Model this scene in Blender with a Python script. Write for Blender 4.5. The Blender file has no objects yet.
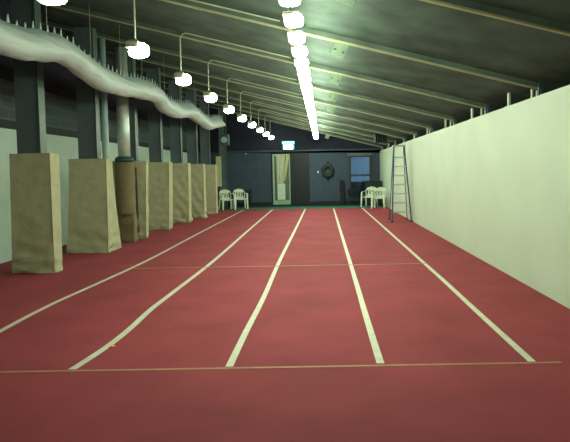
import bpy, bmesh, math, random
from mathutils import Vector, Matrix, noise
random.seed(7)
C = bpy.context.scene.collection
SC = bpy.context.scene

# ------------------------------------------------------------------ camera, world, exposure
H = 1.544
F = 560.0
PX, PY = 323.0, 201.0
PITCH, ROLL = math.radians(3.07), math.radians(1.0)
fw = Vector((0, math.cos(PITCH), -math.sin(PITCH)))
r0 = Vector((1, 0, 0)); u0 = r0.cross(fw)
cr = r0 * math.cos(ROLL) - u0 * math.sin(ROLL)
cu = u0 * math.cos(ROLL) + r0 * math.sin(ROLL)
cd = bpy.data.cameras.new('camera')
cam = bpy.data.objects.new('camera', cd); C.objects.link(cam)
cam.matrix_world = Matrix(((cr.x, cu.x, -fw.x, 0), (cr.y, cu.y, -fw.y, 0), (cr.z, cu.z, -fw.z, H), (0, 0, 0, 1)))
cd.sensor_fit = 'HORIZONTAL'; cd.sensor_width = 36.0
cd.lens = F / 570.0 * 36.0
cd.shift_x = (285.0 - PX) / 570.0
cd.shift_y = (PY - 221.0) / 570.0
cd.clip_end = 200
SC.camera = cam
w = bpy.data.worlds.new('dusk'); SC.world = w; w.use_nodes = True
w.node_tree.nodes['Background'].inputs[0].default_value = (0.13, 0.30, 0.48, 1)
w.node_tree.nodes['Background'].inputs[1].default_value = 0.60
SC.view_settings.view_transform = 'Standard'
SC.view_settings.look = 'None'
SC.view_settings.exposure = 0.0
SC.view_settings.gamma = 1.0
ROW_POWER = 165.0       # emission of the central fluorescent fittings
LAMP_POWER = 26.0      # emission of the pendant lamps
LIGHT_COL = (0.84, 1.0, 0.72)

# ------------------------------------------------------------------ materials
def mat(name, col, rough=0.7, metal=0.0, spec=0.3, noise_amt=0.0, noise_scale=5.0, bump=0.0, bump_scale=30.0):
    m = bpy.data.materials.new(name); m.use_nodes = True
    nt = m.node_tree; b = nt.nodes['Principled BSDF']
    b.inputs['Base Color'].default_value = (*col, 1)
    b.inputs['Roughness'].default_value = rough
    b.inputs['Metallic'].default_value = metal
    b.inputs['Specular IOR Level'].default_value = spec
    tc = nt.nodes.new('ShaderNodeTexCoord')
    if noise_amt:
        n = nt.nodes.new('ShaderNodeTexNoise'); n.inputs['Scale'].default_value = noise_scale
        n.inputs['Detail'].default_value = 6
        nt.links.new(tc.outputs['Object'], n.inputs['Vector'])
        r = nt.nodes.new('ShaderNodeValToRGB')
        r.color_ramp.elements[0].position = 0.3; r.color_ramp.elements[1].position = 0.7
        r.color_ramp.elements[0].color = (*[c * (1 - noise_amt) for c in col], 1)
        r.color_ramp.elements[1].color = (*[min(1, c * (1 + noise_amt)) for c in col], 1)
        nt.links.new(n.outputs['Fac'], r.inputs['Fac']); nt.links.new(r.outputs['Color'], b.inputs['Base Color'])
    if bump:
        n2 = nt.nodes.new('ShaderNodeTexNoise'); n2.inputs['Scale'].default_value = bump_scale
        nt.links.new(tc.outputs['Object'], n2.inputs['Vector'])
        bp = nt.nodes.new('ShaderNodeBump'); bp.inputs['Strength'].default_value = bump; bp.inputs['Distance'].default_value = 0.02
        nt.links.new(n2.outputs['Fac'], bp.inputs['Height']); nt.links.new(bp.outputs['Normal'], b.inputs['Normal'])
    return m
def emit(name, col, strength):
    m = bpy.data.materials.new(name); m.use_nodes = True
    nt = m.node_tree; b = nt.nodes['Principled BSDF']
    b.inputs['Base Color'].default_value = (0.8, 0.8, 0.8, 1)
    b.inputs['Emission Color'].default_value = (*col, 1); b.inputs['Emission Strength'].default_value = strength
    return m
M = {}
M['track'] = mat('red rubber track', (0.270, 0.036, 0.050), 0.85, spec=0.25, noise_amt=0.16, noise_scale=1.3, bump=0.4, bump_scale=220)
M['green'] = mat('green edge matting', (0.02, 0.13, 0.08), 0.85, noise_amt=0.1)
M['darkfloor'] = mat('dark floor beyond', (0.012, 0.018, 0.022), 0.8, noise_amt=0.2)
M['line'] = mat('white line tape', (0.56, 0.54, 0.43), 0.6, noise_amt=0.1, noise_scale=9)
M['tanline'] = mat('tan line tape', (0.34, 0.17, 0.10), 0.7, noise_amt=0.15, noise_scale=9)
M['pale'] = mat('pale painted board', (0.51, 0.575, 0.47), 0.6, noise_amt=0.04, noise_scale=1.2)
M['palegreen'] = mat('pale green lower wall', (0.53, 0.66, 0.60), 0.7, noise_amt=0.06, noise_scale=2)
M['dark'] = mat('dark upper wall', (0.017, 0.019, 0.034), 0.9, noise_amt=0.2)
M['farwall'] = mat('blue grey wall paint', (0.050, 0.070, 0.106), 0.8, noise_amt=0.12, noise_scale=3)
M['rail'] = mat('dark rail', (0.02, 0.03, 0.03), 0.7, noise_amt=0.1)
M['ceiling'] = mat('mottled ceiling board', (0.050, 0.080, 0.064), 0.85, noise_amt=0.38, noise_scale=2.2, bump=0.2, bump_scale=12)
M['beam'] = mat('beam side timber', (0.095, 0.13, 0.105), 0.8, noise_amt=0.25, noise_scale=3)
M['beamlow'] = mat('pale beam flange', (0.34, 0.33, 0.19), 0.6, noise_amt=0.15, noise_scale=4)
M['gusset'] = mat('pale splice plate', (0.17, 0.23, 0.16), 0.55, noise_amt=0.15, noise_scale=9)
M['bolt'] = mat('dark bolt steel', (0.05, 0.07, 0.07), 0.4, 0.6)
M['column'] = mat('grey green column paint', (0.090, 0.118, 0.132), 0.55, noise_amt=0.12, noise_scale=3)
M['columnedge'] = mat('column flange paint', (0.055, 0.088, 0.082), 0.45, noise_amt=0.1)
M['canvas'] = mat('tan canvas cover', (0.43, 0.42, 0.275), 0.85, noise_amt=0.10, noise_scale=6, bump=0.3, bump_scale=40)
M['brown'] = mat('brown padding', (0.18, 0.145, 0.08), 0.85, noise_amt=0.12, noise_scale=6, bump=0.3, bump_scale=40)
M['seam'] = mat('pale canvas binding', (0.45, 0.42, 0.24), 0.8, noise_amt=0.1)
M['galv'] = mat('galvanised pipe', (0.50, 0.56, 0.52), 0.38, 0.35, noise_amt=0.12, noise_scale=8)
M['tealpipe'] = mat('pale teal pipe', (0.30, 0.42, 0.42), 0.5, noise_amt=0.1)
M['conduit'] = mat('grey conduit', (0.36, 0.40, 0.28), 0.5, noise_amt=0.1)
M['housing'] = mat('grey lamp housing', (0.32, 0.30, 0.24), 0.5, noise_amt=0.1)
M['whitemetal'] = mat('white enamelled metal', (0.7, 0.72, 0.66), 0.5, noise_amt=0.04)
M['stud'] = mat('white stud', (0.55, 0.62, 0.50), 0.6, noise_amt=0.08)
M['tealsteel'] = mat('dark teal steel', (0.03, 0.07, 0.07), 0.5, noise_amt=0.15)
M['plastic'] = mat('white chair plastic', (0.62, 0.68, 0.56), 0.4, noise_amt=0.03)
M['black'] = mat('black finish', (0.012, 0.012, 0.018), 0.6, noise_amt=0.1)
M['blue'] = mat('blue ladder rail', (0.035, 0.055, 0.15), 0.45, noise_amt=0.1)
M['alu'] = mat('aluminium step', (0.45, 0.48, 0.44), 0.4, 0.4, noise_amt=0.05)
M['head'] = mat('window head paint', (0.13, 0.15, 0.12), 0.6, noise_amt=0.1)
M['frame'] = mat('window frame paint', (0.045, 0.055, 0.055), 0.6, noise_amt=0.1)
M['doorframe'] = mat('pale green door paint', (0.30, 0.42, 0.33), 0.6, noise_amt=0.1)
M['darkdoor'] = mat('dark door', (0.012, 0.014, 0.022), 0.5, noise_amt=0.1)
M['curtain'] = mat('beige curtain cloth', (0.46, 0.47, 0.36), 0.9, noise_amt=0.08)
M['paper'] = mat('white board', (0.62, 0.68, 0.60), 0.7, noise_amt=0.04)
M['teal'] = mat('teal sign housing', (0.02, 0.30, 0.30), 0.5, noise_amt=0.05)
M['orange'] = mat('orange scrap', (0.85, 0.35, 0.06), 0.6, noise_amt=0.1)
M['banner'] = mat('yellowish board', (0.50, 0.50, 0.28), 0.8, noise_amt=0.05)
M['tube'] = emit('fluorescent diffuser', LIGHT_COL, ROW_POWER)
M['bulb'] = emit('pendant lamp lens', LIGHT_COL, LAMP_POWER)
M['exit'] = emit('lit sign face', (0.75, 1.0, 0.92), 6.0)
M['exitgreen'] = emit('lit teal sign edge', (0.0, 0.55, 0.50), 1.1)
# translucent plastic duct
m = bpy.data.materials.new('translucent duct film'); m.use_nodes = True
nt = m.node_tree; b = nt.nodes['Principled BSDF']
b.inputs['Base Color'].default_value = (0.58, 0.67, 0.66, 1); b.inputs['Roughness'].default_value = 0.48
n = nt.nodes.new('ShaderNodeTexNoise'); n.inputs['Scale'].default_value = 3.0
tc = nt.nodes.new('ShaderNodeTexCoord'); mp = nt.nodes.new('ShaderNodeMapping'); mp.inputs['Scale'].default_value = (4, 0.8, 4)
nt.links.new(tc.outputs['Object'], mp.inputs['Vector']); nt.links.new(mp.outputs[0], n.inputs['Vector'])
bp = nt.nodes.new('ShaderNodeBump'); bp.inputs['Strength'].default_value = 0.5; bp.inputs['Distance'].default_value = 0.04
nt.links.new(n.outputs['Fac'], bp.inputs['Height']); nt.links.new(bp.outputs[0], b.inputs['Normal'])
tr = nt.nodes.new('ShaderNodeBsdfTranslucent'); tr.inputs[0].default_value = (0.4, 0.47, 0.44, 1)
mx = nt.nodes.new('ShaderNodeMixShader'); mx.inputs[0].default_value = 0.3
nt.links.new(b.outputs[0], mx.inputs[1]); nt.links.new(tr.outputs[0], mx.inputs[2])
nt.links.new(mx.outputs[0], nt.nodes['Material Output'].inputs[0])
M['duct'] = m
# block wall
def brick_mat(name, c1, c2, cm, scale_xyz, rot=(0, 0, 0)):
    m = bpy.data.materials.new(name); m.use_nodes = True; nt = m.node_tree; b = nt.nodes['Principled BSDF']
    tc = nt.nodes.new('ShaderNodeTexCoord'); sp = nt.nodes.new('ShaderNodeSeparateXYZ'); cb = nt.nodes.new('ShaderNodeCombineXYZ')
    nt.links.new(tc.outputs['Object'], sp.inputs[0])
    nt.links.new(sp.outputs['Y'], cb.inputs['X']); nt.links.new(sp.outputs['Z'], cb.inputs['Y'])
    br = nt.nodes.new('ShaderNodeTexBrick'); br.inputs['Scale'].default_value = 1.0
    br.inputs['Brick Width'].default_value = 0.4; br.inputs['Row Height'].default_value = 0.2
    br.inputs['Mortar Size'].default_value = 0.012
    br.inputs['Color1'].default_value = (*c1, 1); br.inputs['Color2'].default_value = (*c2, 1); br.inputs['Mortar'].default_value = (*cm, 1)
    nt.links.new(cb.outputs[0], br.inputs['Vector']); nt.links.new(br.outputs['Color'], b.inputs['Base Color'])
    b.inputs['Roughness'].default_value = 0.9
    return m
M['block'] = brick_mat('grey block wall', (0.055, 0.078, 0.082), (0.065, 0.09, 0.09), (0.10, 0.135, 0.13), None)
g = bpy.data.materials.new('window glass'); g.use_nodes = True; nt = g.node_tree
gl = nt.nodes.new('ShaderNodeBsdfGlossy'); gl.inputs['Roughness'].default_value = 0.05
tp = nt.nodes.new('ShaderNodeBsdfTransparent'); tp.inputs[0].default_value = (0.85, 0.9, 0.95, 1)
mx = nt.nodes.new('ShaderNodeMixShader'); mx.inputs[0].default_value = 0.05
nt.links.new(tp.outputs[0], mx.inputs[1]); nt.links.new(gl.outputs[0], mx.inputs[2]); nt.links.new(mx.outputs[0], nt.nodes['Material Output'].inputs[0])
M['glass'] = g

# ------------------------------------------------------------------ mesh helpers
def box(bm, a, b_, mi=0, mtx=None):
    x0, y0, z0 = a; x1, y1, z1 = b_
    vs = [bm.verts.new((mtx @ Vector(p)) if mtx else p) for p in
          [(x0, y0, z0), (x1, y0, z0), (x1, y1, z0), (x0, y1, z0), (x0, y0, z1), (x1, y0, z1), (x1, y1, z1), (x0, y1, z1)]]
    for f in [(0, 3, 2, 1), (4, 5, 6, 7), (0, 1, 5, 4), (1, 2, 6, 5), (2, 3, 7, 6), (3, 0, 4, 7)]:
        fc = bm.faces.new([vs[i] for i in f]); fc.material_index = mi
    return vs
def tube(bm, pts, rad, seg=10, cap=True, mi=0):
    pts = [Vector(p) for p in pts]
    rads = rad if isinstance(rad, (list, tuple)) else [rad] * len(pts)
    up = None; rings = []
    for i, p in enumerate(pts):
        t = (pts[min(i + 1, len(pts) - 1)] - pts[max(i - 1, 0)]).normalized()
        if up is None:
            up = Vector((0, 0, 1)) if abs(t.z) < 0.9 else Vector((0, 1, 0))
        s = t.cross(up).normalized(); up = s.cross(t).normalized()
        rings.append([bm.verts.new(p + (s * math.cos(a) + up * math.sin(a)) * rads[i]) for a in [2 * math.pi * k / seg for k in range(seg)]])
    for a, b_ in zip(rings, rings[1:]):
        for k in range(seg):
            f = bm.faces.new([a[k], a[(k + 1) % seg], b_[(k + 1) % seg], b_[k]]); f.smooth = True; f.material_index = mi
    if cap:
        bm.faces.new(rings[0][::-1]); bm.faces.new(rings[-1])
    return rings
def loft(bm, loops, close_first=False, close_last=False, smooth=False):
    rs = [[bm.verts.new(p) for p in lp] for lp in loops]
    n = len(rs[0])
    for a, b_ in zip(rs, rs[1:]):
        for k in range(n):
            f = bm.faces.new([a[k], a[(k + 1) % n], b_[(k + 1) % n], b_[k]]); f.smooth = smooth
    if close_first: bm.faces.new(rs[0][::-1])
    if close_last: bm.faces.new(rs[-1])
    return rs
def obj(name, bm, m, parent=None, loc=(0, 0, 0), rz=0, bevel=0):
    bmesh.ops.recalc_face_normals(bm, faces=bm.faces)
    me = bpy.data.meshes.new(name); bm.to_mesh(me); bm.free()
    for q in (m if isinstance(m, (list, tuple)) else [m]): me.materials.append(q)
    o = bpy.data.objects.new(name, me); C.objects.link(o)
    o.location = loc; o.rotation_euler = (0, 0, rz)
    if parent: o.parent = parent
    if bevel:
        md = o.modifiers.new('bevel', 'BEVEL'); md.width = bevel; md.segments = 2; md.limit_method = 'ANGLE'
    return o
def tag(o, label, cat, group=None, kind=None):
    o['label'] = label; o['category'] = cat
    if group: o['group'] = group
    if kind: o['kind'] = kind
    return o
def thing(name, label, cat, loc=(0, 0, 0), rz=0, group=None):
    o = bpy.data.objects.new(name, None); C.objects.link(o); o.location = loc; o.rotation_euler = (0, 0, rz)
    o.empty_display_size = 0.1
    return tag(o, label, cat, group)
def struct(name, bm, m, label=None, bevel=0):
    o = obj(name, bm, m, bevel=bevel); o['kind'] = 'structure'
    if label: o['label'] = label
    return o
def dup(root, loc, label, rz=None):
    r = root.copy(); C.objects.link(r); r.location = loc
    if rz is not None: r.rotation_euler = (0, 0, rz)
    if label: r['label'] = label
    for ch in list(root.children):
        c = ch.copy(); C.objects.link(c); c.parent = r
        for gch in list(ch.children):
            d = gch.copy(); C.objects.link(d); d.parent = c
    return r
def B(): return bmesh.new()
def bx(name, a, b_, m, parent=None, bevel=0, loc=(0, 0, 0), rz=0):
    bm = B(); box(bm, a, b_); return obj(name, bm, m, parent, loc, rz, bevel)
ORD = ['nearest', 'second nearest', 'third nearest', 'fourth nearest', 'fifth nearest', 'sixth nearest', 'seventh nearest', 'eighth nearest', 'ninth nearest', 'farthest']

# ------------------------------------------------------------------ structure
XL, XR, XO, YF, YB = -5.75, 2.66, 3.7, 26.0, -4.0
SL = 0.252
def bz(x): return 2.53 + SL * (2.76 - x)          # underside of the beams
def cz(x): return bz(x) + 0.085                      # ceiling board
bm = B(); box(bm, (XL - .2, YB - .2, -0.2), (XO + .2, 23.0, 0)); fl = struct('floor', bm, M['track'], 'red rubber running track floor'); tag(fl, 'red rubber running track floor of the long hall', 'floor')
bm = B(); box(bm, (XL - .2, 23.0, -0.2), (XO + .2, 24.5, 0)); struct('trim_1', bm, M['green'], 'green strip across the far end of the red floor')
bm = B(); box(bm, (XL - .2, 24.5, -0.2), (XO + .2, YF + .2, 0)); struct('trim_2', bm, M['darkfloor'], 'dark floor strip along the far wall')
# sloping ceiling slab
bm = B()
loft(bm, [[(XL - .2, y, cz(XL - .2)), (XO + .2, y, cz(XO + .2)), (XO + .2, y, cz(XO + .2) + .15), (XL - .2, y, cz(XL - .2) + .15)] for y in (YB - .2, YF + .2)], True, True)
struct('ceiling', bm, M['ceiling'], 'sloping mottled grey green board ceiling')
# right partition wall, lower than the roof
bm = B(); box(bm, (XR, YB, 0), (XR + .12, YF, 2.42)); struct('wall_right', bm, M['pale'], 'long pale painted partition wall on the right')
bm = B(); box(bm, (XO, YB, 0), (XO + .2, YF, cz(XO))); struct('wall_outer_right', bm, M['rail'], 'dark outer wall behind the pale partition')
# left wall: pale lower, rail, block, dark upper
bm = B(); box(bm, (XL - .2, YB, 0), (XL, YF, 2.42)); struct('wall_left', bm, M['palegreen'], 'pale lower wall behind the padded columns')
bm = B(); box(bm, (XL - .2, YB, 2.42), (XL + .05, YF, 2.56)); struct('trim_3', bm, M['rail'], 'dark rail along the top of the pale lower wall')
bm = B(); box(bm, (XL - .2, YB, 2.56), (XL - .02, YF, 3.3)); struct('wall_left_block', bm, M['block'], 'grey block wall band above the rail')
bm = B(); box(bm, (XL - .2, YB, 3.3), (XL - .01, YF, cz(XL))); struct('wall_left_upper', bm, M['dark'], 'dark upper left wall below the roof')
bm = B(); loft(bm, [[(XL - .2, y, 0), (XO + .2, y, 0), (XO + .2, y, cz(XO + .2)), (XL - .2, y, cz(XL - .2))] for y in (YB - .2, YB)], True, True)
struct('wall_back', bm, M['farwall'])
# far wall with a window and a door opening
WX0, WX1, WZ0, WZ1 = 1.26, 2.24, 0.42, 2.22
DX0, DX1, DZ = -2.38, -0.60, 2.42
bm = B()
box(bm, (XL - .2, YF, 0), (DX0, YF + .2, 2.50))
box(bm, (DX1, YF, 0), (WX0, YF + .2, 2.50))
box(bm, (WX1, YF, 0), (XR, YF + .2, 2.50))
box(bm, (WX0, YF, 0), (WX1, YF + .2, WZ0)); box(bm, (WX0, YF, WZ1), (WX1, YF + .2, 2.50))
box(bm, (DX0, YF, DZ), (DX1, YF + .2, 2.50))
struct('wall_far', bm, M['farwall'], 'blue grey wall closing the far end of the hall')
bm = B(); loft(bm, [[(XL - .2, y, 2.50), (XO + .2, y, 2.50), (XO + .2, y, cz(XO + .2)), (XL - .2, y, cz(XL - .2))] for y in (YF - .06, YF + .2)], True, True)
struct('wall_far_upper', bm, M['dark'], 'near black upper part of the far wall')
bm = B(); box(bm, (XR, YF, 0), (XO + .2, YF + .2, 2.50)); struct('wall_far_corner', bm, M['rail'])
bm = B(); box(bm, (DX1 + .02, YF - .03, 0), (XR, YF, .14)); box(bm, (XL, YF - .03, 0), (DX0 - .02, YF, .14)); struct('baseboard_far', bm, M['black'])
# shallow lobby closing off the space behind the doors
bm = B(); box(bm, (DX0 - .1, YF + .2, 0), (DX1 + .1, YF + .3, 2.5)); struct('wall_lobby', bm, M['dark'])
bm = B()
box(bm, (DX0, YF - .02, 0), (DX0 + .07, YF + .1, DZ)); box(bm, (DX1 - .07, YF - .02, 0), (DX1, YF + .1, DZ)); box(bm, (DX0 + .07, YF - .02, DZ - .06), (DX1 - .07, YF + .1, DZ))
struct('trim_4', bm, M['darkdoor'], 'dark frame round the double door')
# ledge
bm = B(); box(bm, (-4.5, YF - .14, 2.47), (XR, YF - .06, 2.53)); struct('trim_5', bm, M['farwall'], 'narrow ledge where the far wall turns dark')
# window
bm = B()
fr = .06
for a, b_ in [((WX0, WZ0), (WX0 + fr, WZ1)), ((WX1 - fr, WZ0), (WX1, WZ1)), ((WX0, WZ0), (WX1, WZ0 + fr)), ((WX0, WZ1 - fr), (WX1, WZ1)), ((WX0 + fr, 1.27), (WX1 - fr, 1.36))]:
    box(bm, (a[0], YF + .02, a[1]), (b_[0], YF + .09, b_[1]))
win = struct('window_1', bm, M['frame'], 'sash window showing blue dusk light')
bx('window_pane', (WX0 + fr, YF + .05, 1.36), (WX1 - fr, YF + .056, WZ1 - fr), M['glass'], win)
bx('window_pane', (WX0 + fr, YF + .05, WZ0 + fr), (WX1 - fr, YF + .056, 1.27), M['glass'], win)
bx('window_head', (WX0 - .1, YF - .05, WZ1), (WX1 + .06, YF, WZ1 + .12), M['head'], win)
bx('window_jamb', (WX0 - .07, YF - .03, WZ0), (WX0, YF, WZ1), M['frame'], win)
bx('window_jamb', (WX1, YF - .03, WZ0), (WX1 + .06, YF, WZ1), M['frame'], win)
bx('window_sill', (WX0 - .08, YF - .08, WZ0 - .05), (WX1 + .08, YF, WZ0), M['frame'], win)
# yard wall seen dimly through the lower sash
bm = B(); box(bm, (-1, YF + 3.0, -0.2), (5.5, YF + 3.2, 0.95)); struct('wall_yard', bm, mat('yard wall', (0.05, 0.07, 0.08), 0.9, noise_amt=.2))
# doors
bm = B(); DM = -1.50
for a, b_ in [((DX0 + .07, .02), (DX0 + .15, DZ - .06)), ((DM - .05, .02), (DM, DZ - .06)), ((DX0 + .15, .02), (DM - .05, .22)), ((DX0 + .15, DZ - .14), (DM - .05, DZ - .06))]:
    box(bm, (a[0], YF, a[1]), (b_[0], YF + .05, b_[1]))
d1 = struct('door_1', bm, M['doorframe'], 'left door leaf, pale green with curtained glass')
bx('door_panel', (DX0 + .15, YF + .03, .22), (DM - .05, YF + .04, DZ - .14), mat('dim greenish glazing', (0.10, 0.14, 0.11), .3), d1)
bx('door_handle', (DM - .06, YF - .05, 1.0), (DM - .03, YF, 1.12), M['bolt'], d1)
bm = B()
box(bm, (DM, YF + .01, .02), (DX1 - .07, YF + .06, DZ - .06))
d2 = struct('door_2', bm, M['darkdoor'], 'right door leaf, nearly black')
bx('door_handle', (DM + .04, YF - .04, 1.0), (DM + .07, YF + .01, 1.12), M['bolt'], d2)
bx('push_plate', (DM + .03, YF + .004, 1.2), (DM + .11, YF + .01, 1.5), M['rail'], d2)
# curtain behind the left leaf's glass and the white board below it
def curtain(name, x0t, x1t, x0b, x1b, zt, zb, y, waves, mt, label, cat):
    bm = B(); N = 24; K = 10; rows = []
    for j in range(K + 1):
        t = j / K; row = []
        for i in range(N + 1):
            s = i / N
            x = (x0t * (1 - t) + x0b * t) * (1 - s) + (x1t * (1 - t) + x1b * t) * s
            row.append((x, y + .014 * math.sin(s * waves * 6.283) , zt + (zb - zt) * t))
        rows.append(row)
    fr_ = [[bm.verts.new(p) for p in r] for r in rows]; bk = [[bm.verts.new((p[0], p[1] + .004, p[2])) for p in r] for r in rows]
    for A in (fr_, bk):
        for j in range(K):
            for i in range(N):
                f = bm.faces.new([A[j][i], A[j][i + 1], A[j + 1][i + 1], A[j + 1][i]]); f.smooth = True
    return tag(obj(name, bm, mt), label, cat)
curtain('door_curtain', -2.13, -1.72, -2.12, -1.80, 2.36, 1.0, YF - .02, 4, M['curtain'], 'long beige curtain hanging at the left door leaf', 'curtain')
curtain('tied_curtain', -1.66, -1.52, -1.82, -1.72, 2.36, 1.12, YF - .055, 2, M['banner'], 'narrow pale yellow curtain pulled slantwise beside the beige one', 'curtain')
tag(bx('white_board', (-2.10, YF - .04, 0.24), (-1.74, YF - .015, .99), M['paper'], bevel=.004), 'upright white board at the foot of the left door leaf', 'board')

# ------------------------------------------------------------------ ceiling beams
beam_y = [4.92 + 2.27 * k for k in range(10)]
for k, y in enumerate(beam_y):
    t = thing('ceiling_beam', f'long sloping timber ceiling beam, {ORD[k]} to the camera', 'beam', (0, y, 0), group='sloping beams under the ceiling')
    bm = B(); x0, x1 = XL + .01, XR + .08
    loft(bm, [[(x0, yy, bz(x0) + .02), (x1, yy, bz(x1) + .02), (x1, yy, cz(x1)), (x0, yy, cz(x0))] for yy in (-.022, .022)], True, True)
    obj('web', bm, M['beam'], t)
    bm = B()
    loft(bm, [[(x0, yy, bz(x0)), (x1, yy, bz(x1)), (x1, yy, bz(x1) + .02), (x0, yy, bz(x0) + .02)] for yy in (-.026, .026)], True, True)
    fo = obj('flange', bm, M['beamlow'], t); fo['label'] = 'pale yellowish bottom flange'
    if k % 1 == 0 and k not in (5, 6, 7, 8):
        # splice plate hanging square to the beam
        ang = math.atan(SL); mt_ = Matrix.Translation((.27, 0, bz(.27))) @ Matrix.Rotation(ang + .17, 4, 'Y')
        bm = B(); box(bm, (-.085, .03, -.17), (.095, .042, .02), mtx=mt_)
        pl = obj('splice_plate', bm, M['gusset'], t); pl['label'] = 'pale green steel splice plate'
        for bxx in (-.05, .06):
            bm = B(); tube(bm, [mt_ @ Vector((bxx, .022, -.085)), mt_ @ Vector((bxx, .03, -.10))], .016, 8)
            obj('bolt', bm, M['bolt'], pl)

# ------------------------------------------------------------------ studs and cleats on top of the right partition
post_y = [8.18, 10.18, 12.36, 14.5, 16.6, 18.7, 20.8, 22.9]
for k, y in enumerate(post_y):
    x = XR + .06
    bm = B(); box(bm, (x - .014, y - .03, 2.42), (x + .014, y + .03, cz(x) + .006)); box(bm, (x - .045, y - .05, 2.42), (x + .045, y + .05, 2.432))
    o = obj('wall_post', bm, M['stud'])
    tag(o, f'short white post rising from the partition top to the roof, {ORD[k]} to the camera', 'post', 'white posts along the partition top')
for k, y in enumerate(beam_y):
    if k < 1: continue
    t = thing('beam_bracket', f'dark teal bracket with pale stub at the wall end of the {ORD[k]} beam', 'bracket', (XR + .06, y, 2.42), group='brackets along the partition top')
    z1 = bz(XR + .06) - 2.42
    bx('pale_stub', (-.045, -.02, 0), (-.025, .02, z1 - .004), M['stud'], t); bx('pale_stub', (.02, -.02, 0), (.04, .02, z1 - .02), M['stud'], t)
    bx('upright', (.03, -.13, 0), (.058, -.09, .28), M['tealsteel'], t); bx('upright', (.0, -.13, 0), (.02, -.09, .18), M['tealsteel'], t)

# ------------------------------------------------------------------ central row of fluorescent fittings
ZR = 2.994; XRW = -0.25
first = None
ys = [5.46 + .705 * k for k in range(-2, 28)]
ys = [y for y in ys if y < 24.9]
def lens(bm, hx, hy, hz, lobe):
    # rounded glowing block, low on the left, rising in a lobe on the right beside the housing
    loops = []; N_ = 24
    for j in range(9):
        v = -1 + 2 * j / 8; sh = (1 - (abs(v) ** 3 * .85 if v < 0 else v ** 4 * .55)) ** .5
        lp = []
        for q in range(N_):
            a = 2 * math.pi * q / N_; c_, s_ = math.cos(a), math.sin(a)
            k_ = (abs(c_) ** 4 + abs(s_) ** 4) ** -.25
            x = hx * c_ * k_ * sh; zt = .02 if x < .0 else .02 + lobe * min(1, x / (.4 * hx))
            zb = .02 - hz
            lp.append((x, hy * s_ * k_ * sh, zb + (zt - zb) * j / 8))
        loops.append(lp)
    loft(bm, loops, True, True, True)
def fitting(label):
    t = thing('ceiling_light', label, 'light', (XRW, 0, ZR), group='central row of fluorescent fittings')
    bm = B(); n = 10
    lens(bm, .088, .12, .076, .02); obj('lens', bm, M['tube'], t)
    bm = B(); box(bm, (-.10, -.115, .0415), (.055, .115, .055)); box(bm, (-.10, -.115, .0215), (-.003, .115, .0415)); obj('housing', bm, M['housing'], t, bevel=.004)  # top plate widened over the lens to block light rising to the ceiling
    bm = B(); tube(bm, [(-.05, 0, .055), (-.05, 0, cz(XRW) - ZR + .01)], .006, 6)
    obj('hanger_rod', bm, M['conduit'], t)
    return t
vis = 0
for y in ys:
    if y < 4.3: lab = 'fluorescent ceiling light of the central row overhead, above the top edge of the view'
    else:
        lab = (f'glowing white fluorescent ceiling light in the central row, {ORD[vis]} to the camera' if vis < 6 else
               'glowing white fluorescent light in the merged far stretch of the central row')
        vis += 1
    if first is None: first = fitting(lab); first.location = (XRW, y, ZR)
    else: dup(first, (XRW, y, ZR), lab)

# ------------------------------------------------------------------ pendant lamps on the left
XP = -2.28; ZP = 3.095
def pendant(label):
    t = thing('pendant_lamp', label, 'lamp', (XP, 0, ZP), group='pendant lamps in a row on the left')
    ztop = bz(XP) - ZP + .075
    # conduit: up from the housing, bend, then along the beam to the centre row
    bm = B(); pts = [(-.04, 0, .12), (-.04, 0, ztop - .10), (.0, 0, ztop - .035), (.06, 0, ztop - .012)]
    xe = XRW - XP - .25
    pts += [(xe, 0, ztop - .012 - SL * (xe - .06))]
    tube(bm, pts, .011, 8); obj('conduit', bm, M['conduit'], t)
    bm = B()
    loft(bm, [[(sx * a + dx, sy * a, z) for sx, sy in ((-1, -1), (1, -1), (1, 1), (-1, 1))] for a, z, dx in ((.075, .022, -.065), (.08, .10, -.065), (.05, .13, -.055))], True, True)
    obj('housing', bm, M['housing'], t, bevel=.01)
    bx('uplight_baffle', (-.135, -.12, .0215), (-.005, .12, .03), M['housing'], t)  # plate added above the lens to keep lamp light off the ceiling
    bm = B(); lens(bm, .118, .10, .11, .065)
    obj('lens', bm, M['bulb'], t)
    return t
p0 = None
for k in range(10):
    y = beam_y[k] + .0 + (-.0 if k else 0)
    if k == 9: y = beam_y[9]
    lab = f'glowing pendant lamp on a thin conduit, {ORD[k]} to the camera'
    off = -.06
    if p0 is None: p0 = pendant(lab); p0.location = (XP, y + off, ZP)
    else: dup(p0, (XP, y + off, ZP), lab)

# ------------------------------------------------------------------ columns and their canvas pads
def ring(x0, x1, y0, y1, n=12, nd=6, cr_=.03):
    pts = []
    for i in range(n): pts.append((x0 + (x1 - x0) * i / n, y0, 0, -1, i / n))
    for i in range(nd): pts.append((x1, y0 + (y1 - y0) * i / nd, 1, 0, i / nd))
    for i in range(n): pts.append((x1 - (x1 - x0) * i / n, y1, 0, 1, i / n))
    for i in range(nd): pts.append((x0, y1 - (y1 - y0) * i / nd, -1, 0, i / nd))
    return pts
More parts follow.
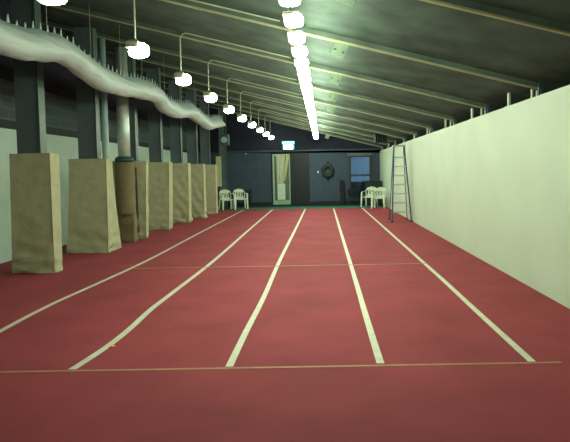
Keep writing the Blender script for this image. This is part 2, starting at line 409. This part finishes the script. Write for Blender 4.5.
# (bottom x0,x1,y0,y1), (top x0,x1,y0,y1), height, label
pads = [
 ((-4.96, -4.29, 8.84, 9.12), (-4.90, -4.27, 8.80, 9.12), 1.90, 'tall tan canvas pad wrapped round the nearest left column, with wrinkled foot'),
 ((-5.09, -4.26, 11.00, 11.74), (-4.97, -4.24, 11.0, 11.34), 1.86, 'tan canvas pad round the second left column, flaring wide at its foot'),
 ((-5.08, -4.22, 13.25, 13.45), (-4.95, -4.15, 13.2, 13.38), 1.86, 'creased canvas pad just behind the brown padded pipe'),
 ((-5.05, -4.25, 15.35, 15.75), (-4.95, -4.18, 15.3, 15.65), 1.86, 'fourth tan canvas pad from the camera, pale edge facing the track'),
 ((-4.98, -4.18, 17.35, 17.75), (-4.90, -4.14, 17.3, 17.65), 1.86, 'fifth tan canvas pad from the camera, diagonal creases down its front'),
 ((-4.92, -4.11, 19.3, 19.7), (-4.85, -4.09, 19.25, 19.6), 1.86, 'sixth tan canvas pad from the camera, second from the end of the row'),
 ((-4.88, -4.06, 21.2, 21.6), (-4.80, -4.04, 21.15, 21.5), 1.86, 'farthest tan canvas pad, beside the white chairs'),
]
for k, (bb, tt, hh, lab) in enumerate(pads):
    cx = (tt[0] + tt[1]) / 2 - .01; cy = (tt[2] + tt[3]) / 2
    if k == 0: cx = -4.625
    if k == 1: cx = -4.62
    t = thing('steel_column', f'grey green column rising above the {["first","second","third","fourth","fifth","sixth","last"][k]} canvas pad', 'column', (cx, cy, 0), group='columns along the left side')
    hw = .19 if k < 3 else .17
    bm = B(); box(bm, (-hw, -.08, 0), (hw - .035, .08, cz(cx + hw) - .0)); obj('shaft', bm, M['column'], t)
    bm = B(); box(bm, (hw - .035, -.10, 0), (hw, .10, cz(cx + hw))); obj('flange', bm, M['columnedge'], t)
    # pad
    t = thing('column_pad', lab, 'pad', (0, 0, 0), group='canvas pads round the columns')
    bm = B(); loops = []; NL = 34; sd = k * 13.7
    for j in range(NL + 1):
        u = j / NL; z = hh * u
        e = (1 - u) ** (1.0 if k != 1 else 1.6)
        q = [tt[i] * (1 - e) + bb[i] * e for i in range(4)]
        lp = []
        for (x, y, nx, ny, s) in ring(*q):
            foot = max(0, 1 - u / .35)
            d = .020 * noise.noise(Vector((x * 3 + sd, y * 3, z * 1.5)))
            d += (.012 + .045 * foot) * noise.noise(Vector((x * 2.5 + y * 2.5 + sd, z * 9 + x * 3, sd)))
            d += .010 * noise.noise(Vector((x * 9 + sd, y * 9, z * 4 - x * 6)))
            d += .022 * math.sin(z * 30 + x * 4 + sd + 2 * noise.noise(Vector((x * 3, z * 2, sd)))) * foot * foot
            if k in (2, 4, 5): d += .018 * math.sin((z * 1.0 + x * 1.4) * 13 + 2 * noise.noise(Vector((x * 2, z * 2, sd)))) * (1 - u * .5)
            zz = z + (.012 * noise.noise(Vector((x * 4, y * 4, sd))) if j == NL else 0)
            edge = 1 if s > .02 else .5
            lp.append((x + nx * d * edge, y + ny * d * edge, max(0.003, zz)))
        loops.append(lp)
    # top band turns inward to the column
    cq = (cx - hw - .015, cx + hw + .015, cy - .115, cy + .115)
    loops.append([(x, y, hh - .02) for (x, y, *_r) in ring(*cq)])
    loops.append([(x, y, hh - .16) for (x, y, *_r) in ring(*cq)])
    loft(bm, loops, smooth=False)
    for f in bm.faces: f.smooth = True
    o = obj('cover', bm, M['canvas'], t)
    md = o.modifiers.new('edge', 'EDGE_SPLIT'); md.split_angle = math.radians(40)
    bm = B()   # pale binding down the corner nearest the track
    pts = []
    for j in range(NL + 1):
        u = j / NL; e = (1 - u) ** (1.0 if k != 1 else 1.6)
        q = [tt[i] * (1 - e) + bb[i] * e for i in range(4)]
        pts.append((q[1] + .002, q[2] - .002, max(.012, hh * u)))
    tube(bm, pts, .009, 6); obj('corner_binding', bm, M['seam'], t)

# far extra column beyond the pads, with yellowish board
t = thing('steel_column', 'grey green column beyond the last canvas pad, near the white chairs', 'column', (-4.40, 24.9, 0), group='columns along the left side')
bx('shaft', (-.15, -.08, 0), (.13, .08, cz(-4.2)), M['column'], t); bx('flange', (.13, -.10, 0), (.16, .10, cz(-4.2)), M['columnedge'], t)
t = thing('display_board', 'tall narrow yellowish board standing beyond the last column pad', 'board', (-4.50, 24.35, 0))
bx('panel', (-.11, -.02, .95), (.11, .02, 2.25), M['banner'], t); bx('post', (-.02, .02, .02), (.02, .06, 2.2), M['rail'], t); bx('base', (-.18, -.1, 0), (.18, .2, .02), M['rail'], t)

# brown padded pipe in front of third pad
t = thing('padded_pipe', 'round silver pipe with brown padding round its lower part', 'pipe', (-4.53, 12.86, 0))
bm = B(); tube(bm, [(0, 0, 1.80), (0, 0, 2.6), (0, 0, cz(-4.39) - .002)], .135, 20); obj('pipe', bm, M['galv'], t)
bm = B(); tube(bm, [(0, 0, .62 + i * .06) for i in range(21)], [.215 + .004 * math.sin(i * 1.7) for i in range(21)], 24); obj('padding', bm, M['brown'], t)
bm = B(); tube(bm, [(0, 0, 1.82), (0, 0, 1.86), (0, 0, 1.92), (0, 0, 1.95)], [.17, .215, .20, .15], 20); obj('collar', bm, M['tealsteel'], t)
bm = B(); loops = []
for j in range(10):
    z = .003 + j * .0695; a = .14 + .012 * math.sin(j * 1.3)
    loops.append([(x + .07 + .012 * noise.noise(Vector((x * 8, y * 8, z * 5))), y, z) for x, y in ((-a, -a), (0, -a - .01), (a, -a), (a + .01, 0), (a, a), (0, a), (-a, a), (-a, 0))])
loft(bm, loops, True, True); obj('foot_wrap', bm, M['brown'], t)
bm = B(); tube(bm, [(0, 0, 0), (0, 0, cz(-4.52) - .002)], .07, 14)
tag(obj('drain_pipe', bm, M['tealpipe'], loc=(-4.60, 11.95, 0)), 'pale teal pipe rising behind the second canvas pad', 'pipe')
bm = B(); tube(bm, [(0, 0, 0), (0, 0, cz(-4.52) - .002)], .045, 12)
tag(obj('drain_pipe', bm, M['tealpipe'], loc=(-4.60, 18.1, 0)), 'thin pipe rising between the fifth and sixth canvas pads', 'pipe')

# ------------------------------------------------------------------ hanging plastic air duct
t = thing('air_duct', 'wavy translucent white plastic air duct slung under the roof on the left', 'duct')
key = [(4.2, -3.60, 3.10), (5.5, -3.60, 3.09), (6.46, -3.60, 3.10), (6.78, -3.60, 3.12), (7.3, -3.60, 3.20), (7.8, -3.60, 3.27), (8.2, -3.60, 3.25), (8.6, -3.60, 3.18), (9.23, -3.60, 3.11), (10.1, -3.60, 3.12), (11.2, -3.60, 3.22), (11.85, -3.60, 3.26),
       (12.35, -3.60, 3.26), (12.95, -3.60, 3.11), (13.85, -3.60, 3.09), (15.6, -3.60, 3.24), (16.6, -3.60, 3.16), (17.7, -3.60, 3.09), (19.8, -3.60, 3.28), (20.9, -3.60, 3.31)]
def ev(y):
    for a, b_ in zip(key, key[1:]):
        if y <= b_[0]:
            s = (y - a[0]) / (b_[0] - a[0]); s = s * s * (3 - 2 * s)
            return a[1] + (b_[1] - a[1]) * s, a[2] + (b_[2] - a[2]) * s
    return key[-1][1:]
bm = B(); N = 220; rings = []
for i in range(N + 1):
    y = 4.2 + (20.9 - 4.2) * i / N; x, z = ev(y)
    R0 = .178 * (1 + .05 * math.sin(y * 2.9)); R0 *= min(1, .25 + (20.9 - y) * .5)
    lp = []
    for q in range(28):
        a = 2 * math.pi * q / 28
        rr = R0 * (1 + .05 * noise.noise(Vector((math.cos(a) * 2, y * 1.3, math.sin(a) * 2))))
        zz = math.sin(a) * rr
        if math.sin(a) > .95: zz += .03
        lp.append((x + math.cos(a) * rr, y, z + zz))
    rings.append(lp)
loft(bm, rings, True, True, True); obj('sleeve', bm, M['duct'], t)
i = 0; y = 4.4
while y < 20.6 and i < 95:
    x, z = ev(y); h_ = .07 + .05 * random.random()
    bm = B(); loft(bm, [[(x - .004, y - w_, zz), (x + .004, y - w_, zz), (x + .004, y + w_, zz), (x - .004, y + w_, zz)] for w_, zz in ((.055, z + .15), (.02, z + .19 + h_ * .5), (.005, z + .2 + h_))], True, True)
    obj('suspension_tab', bm, M['duct'], t)
    y += .19 if y > 6 else .16; i += 1
for y in [4.7, 6.2, 7.5, 8.9, 10.2, 11.4, 13, 14.6, 16.05, 18, 19.8]:
    x, z = ev(y); bm = B(); tube(bm, [(x, y, z + .17), (x, y, cz(x))], .004, 5); obj('suspension_wire', bm, M['conduit'], t)
# dark fan unit the duct runs to
t = thing('fan_unit', 'dark teal fan box hanging below the far end of the duct', 'fan', (-3.75, 22.0, 2.62))
bx('casing', (-.20, -.15, 0), (.10, .25, .42), M['tealsteel'], t, bevel=.01)
bm = B(); tube(bm, [(-.05, -.16, .2), (-.05, -.20, .2)], .12, 16); obj('grille', bm, M['tealpipe'], t)
bm = B(); tube(bm, [(-.05, .05, .42), (-.05, .05, cz(-3.8) - 2.62)], .02, 8); obj('hanger', bm, M['rail'], t)

# ------------------------------------------------------------------ lane lines
lanes = [
 ('white lane line farthest to the left, beside the canvas pads', [(-3.20, 4.9), (-3.25, 5.5), (-3.285, 6.6), (-3.24, 7.66), (-3.16, 10.0), (-3.20, 14), (-3.27, 22.9)], .06),
 ('second white lane line from the left, bending near its end', [(-2.02, 4.38), (-1.965, 4.95), (-1.955, 5.5), (-1.985, 6.3), (-1.975, 7.06), (-1.94, 9.87), (-2.0, 15), (-2.07, 22.9)], .065),
 ('middle white lane line under the row of lights', [(-.77, 4.38), (-.768, 5.4), (-.752, 6.97), (-.77, 9.7), (-.75, 15), (-.73, 22.9)], .06),
 ('fourth white lane line from the left', [(.437, 4.40), (.434, 5.7), (.437, 9.4), (.43, 22.9)], .062),
 ('white lane line farthest to the right, near the pale wall', [(1.64, 4.38), (1.64, 5.0), (1.642, 6.27), (1.65, 7.6), (1.645, 9.5), (1.60, 22.9)], .062)]
for lab, pts, wd in lanes:
    # catmull-rom resample
    P = [pts[0]] + pts + [pts[-1]]; out = []
    for a, b_, c, d in zip(P, P[1:], P[2:], P[3:]):
        for s in [i / 8 for i in range(8)]:
            out.append(tuple(.5 * (2 * b_[i] + (c[i] - a[i]) * s + (2 * a[i] - 5 * b_[i] + 4 * c[i] - d[i]) * s * s + (3 * b_[i] - a[i] - 3 * c[i] + d[i]) * s ** 3) for i in (0, 1)))
    out.append(pts[-1])
    bm = B(); loft(bm, [[(x - wd / 2, y, .0005), (x + wd / 2, y, .0005), (x + wd / 2, y, .003), (x - wd / 2, y, .003)] for x, y in out], True, True)
    tag(obj('lane_line', bm, M['line']), lab, 'line', 'white lane lines on the red floor')
bm = B(); box(bm, (-3.6, 4.33, .0004), (1.86, 4.365, .0024)); tag(obj('cross_line', bm, M['tanline']), 'thin tan start line across the near ends of the lanes', 'line')
bm = B(); box(bm, (-3.15, 9.06, .0034), (1.66, 9.115, .005)); tag(obj('cross_line', bm, M['tanline']), 'thin tan cross line halfway down the lanes', 'line')
bm = B(); loft(bm, [[(-1.93, 4.93, z), (-1.90, 4.92, z), (-1.885, 4.95, z), (-1.91, 4.975, z), (-1.94, 4.96, z)] for z in (.0035, .012)], True, True)
tag(obj('tape_scrap', bm, M['orange']), 'small orange scrap lying on the second lane line', 'scrap')

# ------------------------------------------------------------------ stepladder
t = thing('step_ladder', 'tall blue sided aluminium stepladder by the pale wall', 'ladder', (2.32, 16.5, 0))
HL = 2.24
def rail(x0, x1, y0, y1, wd=.017, dp=.03):
    bm = B(); loft(bm, [[(x - wd, y - dp, z), (x + wd, y - dp, z), (x + wd, y + dp, z), (x - wd, y + dp, z)] for x, y, z in ((x0, y0, .03), (x1, y1, HL))], True, True); return bm
for s in (-1, 1):
    f = obj('front_rail', rail(s * .285, s * .155, 0, .45), M['blue'], t)
    bm = B(); box(bm, (s * .285 - .035, -.05, 0), (s * .285 + .035, .05, .035)); obj('foot', bm, M['black'], f)
    f = obj('rear_rail', rail(s * .275, s * .15, .80, .56, .012, .016), M['blue'], t)
    bm = B(); box(bm, (s * .275 - .025, .77, 0), (s * .275 + .025, .83, .035)); obj('foot', bm, M['black'], f)
for i in range(7):
    z = .29 + i * .27; u = (z - .03) / (HL - .03); hwid = .285 + (.155 - .285) * u - .022; yy = .45 * u
    bm = B(); box(bm, (-hwid, yy - .045, z - .018), (hwid, yy + .04, z + .018)); obj('step', bm, M['alu'], t)
for i in range(2):
    z = .54 + i * .81; u = (z - .03) / (HL - .03); hwid = .27 + (.15 - .27) * u - .014; yy = .80 - .24 * u
    bm = B(); box(bm, (-hwid, yy - .008, z - .012), (hwid, yy + .008, z + .012)); obj('rear_brace', bm, M['alu'], t)
bx('top_cap', (-.19, .38, HL), (.19, .62, HL + .04), M['alu'], t, bevel=.01)
for s in (-1, 1):
    bm = B(); tube(bm, [(s * .225, .21, 1.0), (s * .21, .62, 1.0)], .006, 6); obj('spreader', bm, M['alu'], t)

# ------------------------------------------------------------------ white plastic garden chairs
def plastic_chair(label, mt, group):
    t = thing('plastic_chair', label, 'chair', group=group)
    bm = B(); loops = []
    # seat: dished slab, front is -Y
    for j in range(9):
        y = -.22 + .42 * j / 8; wv = .225 - .02 * j / 8; zc = .42 - .012 * math.sin(math.pi * j / 8)
        loops.append([(-wv, y, zc + .012), (-wv * .5, y, zc - .004), (0, y, zc - .008), (wv * .5, y, zc - .004), (wv, y, zc + .012), (wv, y, zc - .02), (0, y, zc - .035), (-wv, y, zc - .02)])
    loft(bm, loops, True, True, True); obj('seat', bm, mt, t)
    # back: curved outer hoop with vertical slats leaving slots
    bm = B()
    def bp_(a, z): return (.24 * math.sin(a) * 1.0, .20 + .05 * math.cos(a) + (z - .42) * .22, z)
    tube(bm, [(-.215, .17, .42), (-.235, .20, .55), (-.235, .235, .68), (-.19, .27, .77), (-.09, .285, .81), (0, .29, .82), (.09, .285, .81), (.19, .27, .77), (.235, .235, .68), (.235, .20, .55), (.215, .17, .42)], .022, 8)
    for q in range(5):
        x = -.14 + .07 * q; zt = .80 - abs(x) * .25
        loft(bm, [[(x - wd, y - .006, z), (x + wd, y - .006, z), (x + wd, y + .006, z), (x - wd, y + .006, z)] for wd, y, z in ((.027, .20, .41), (.017, .235, .53), (.016, .255, .66), (.03, .285, zt))], True, True)
    box(bm, (-.2, .265, .70), (.2, .285, .78)); box(bm, (-.2, .20, .43), (.2, .22, .50))
    obj('backrest', bm, mt, t)
    for s in (-1, 1):
        bm = B()
        pts = [(s * .235, .23, .66), (s * .27, .10, .645), (s * .275, -.08, .635), (s * .265, -.20, .61), (s * .25, -.235, .55)]
        loft(bm, [[(x - .028, y, z - .01), (x + .028, y, z - .01), (x + .028, y, z + .012), (x - .028, y, z + .012)] for x, y, z in pts], True, True, True)
        obj('armrest', bm, mt, t)
        for (yt, yb, zt) in ((-.225, -.26, .58), (.19, .27, .44)):
            bm = B(); loft(bm, [[(x - a, y - a, z), (x + a, y - a, z), (x + a, y + a * .3, z), (x - a, y + a * .3, z)] for x, y, z, a in ((s * .245, yt, zt, .03), (s * .25, (yt + yb) / 2, .25, .03), (s * .265, yb, 0, .024))], True, True)
            obj('leg', bm, mt, t)
    return t
gw = 'white plastic chairs at the far end'
c0 = plastic_chair('white plastic chair left of the pair by the window', M['plastic'], gw); c0.location = (1.97, 23.75, 0); c0.rotation_euler = (0, 0, math.radians(-28))
dup(c0, (2.29, 22.7, 0), 'white plastic chair right of the pair, nearest the pale wall', math.radians(-20))
dup(c0, (-4.0, 23.3, 0), 'white plastic chair left of the pair beside the last canvas pad', math.radians(28))
dup(c0, (-3.52, 23.8, 0), 'white plastic chair right of the pair beside the first lane line', math.radians(20))
dup(c0, (-4.72, 23.0, 0), 'white plastic chair mostly hidden behind the last canvas pad', math.radians(190))
c5 = plastic_chair('dark chair standing under the left half of the window', M['black'], None); c5.location = (1.42, 25.2, 0); c5.rotation_euler = (0, 0, math.radians(180))
def table(label, x0, x1, y0, y1, z):
    t = thing('side_table', label, 'table', ((x0 + x1) / 2, (y0 + y1) / 2, 0)); w2, d2 = (x1 - x0) / 2, (y1 - y0) / 2
    bx('tabletop', (-w2, -d2, z - .04), (w2, d2, z), M['black'], t, bevel=.005)
    for sx in (-1, 1):
        for sy in (-1, 1):
            bx('leg', (sx * (w2 - .05) - .02, sy * (d2 - .05) - .02, 0), (sx * (w2 - .05) + .02, sy * (d2 - .05) + .02, z - .04), M['black'], t)
    return t
table('dark table against the far wall behind the left white chairs', -4.0, -3.25, 25.2, 25.8, .74)
t = thing('cabinet', 'black cabinet in the far right corner behind white chairs', 'cabinet', (2.25, 25.0, 0))
bx('body', (-.36, -.2, .04), (.36, .24, 1.02), M['black'], t, bevel=.006); bx('top', (-.38, -.22, 1.02), (.38, .26, 1.06), M['black'], t)
bx('door', (-.35, -.215, .06), (-.005, -.2, 1.0), M['rail'], t); bx('door', (.005, -.215, .06), (.35, -.215 + .015, 1.0), M['rail'], t); bx('plinth', (-.33, -.17, 0), (.33, .2, .04), M['black'], t)

# ------------------------------------------------------------------ far wall fittings
t = thing('exit_sign', 'lit exit sign, teal top and white glowing face, above the door', 'sign', (-1.55, YF - .06, 2.55))
bx('housing', (-.29, -.10, .0), (.29, 0, .40), M['teal'], t, bevel=.01)
bx('lit_face', (-.21, -.115, .02), (.21, -.10, .24), M['exit'], t, bevel=.004)
bx('top_band', (-.285, -.112, .26), (.285, -.10, .385), M['exitgreen'], t)
# wreath like round ornament
t = thing('round_wall_ornament', 'dark round ring ornament with pendants on the far wall', 'ornament', (.25, YF, 1.55))
bm = B(); n = 28; R1 = .20
rg = []
for i in range(n):
    a = 2 * math.pi * i / n; rr = R1 + .02 * math.sin(7 * a)
    rg.append([(math.cos(a) * (rr + .095 * math.cos(b2)), -.085 + .07 * math.sin(b2), math.sin(a) * (rr + .095 * math.cos(b2)) * 1.15) for b2 in [2 * math.pi * q / 8 for q in range(8)]])
rg.append(rg[0]); loft(bm, rg, smooth=True); bmesh.ops.remove_doubles(bm, verts=bm.verts, dist=1e-5); obj('ring', bm, M['rail'], t)
bm = B(); tube(bm, [(0, 0, 0), (0, -.03, 0)], .13, 20); obj('face', bm, M['farwall'], t)
bm = B(); loft(bm, [[(-a, -.04, z), (a, -.04, z), (a, -.01, z), (-a, -.01, z)] for a, z in ((.02, .46), (.07, .38), (.04, .30))], True, True); obj('top_finial', bm, M['black'], t)
bm = B(); loft(bm, [[(-a, -.04, z), (a, -.04, z), (a, -.01, z), (-a, -.01, z)] for a, z in ((.08, -.28), (.05, -.42), (.02, -.52))], True, True); obj('bottom_pendant', bm, M['black'], t)
tag(bx('light_switch', (-.24, YF - .02, 1.45), (-.17, YF, 1.55), M['whitemetal'], bevel=.004), 'tiny white switch on the far wall left of the round ornament', 'switch')
tag(bx('wall_sensor', (-3.56, YF - .03, 2.38), (-3.50, YF, 2.43), M['whitemetal'], bevel=.004), 'tiny white sensor high on the far wall left of the door', 'sensor')
bm = B(); box(bm, (.82, YF - .22, 0), (1.02, YF - .02, .55)); box(bm, (.78, YF - .12, .55), (1.0, YF - .04, 1.1)); 
tag(obj('coat_stand', bm, M['black'], bevel=.03), 'dark upright bundle against the wall left of the window', 'bundle')

# dark heater with fins near the far right end of the ceiling
t = thing('ceiling_heater', 'black finned heater hanging from the roof near the far end of the partition', 'heater', (2.08, 19.75, 2.48))
bx('casing', (-.22, -.06, .02), (.22, .14, .34), M['black'], t, bevel=.01)
for i in range(6):
    bx('fin', (-.21 + i * .078, -.13, .0), (-.19 + i * .078, -.06, .38 - (i % 2) * .07), M['tealsteel'] if i % 2 else M['black'], t)
for s in (-.16, .16):
    bm = B(); tube(bm, [(s, .05, .34), (s, .05, cz(2.08 + s) - 2.48)], .008, 6); obj('hanger_rod', bm, M['rail'], t)
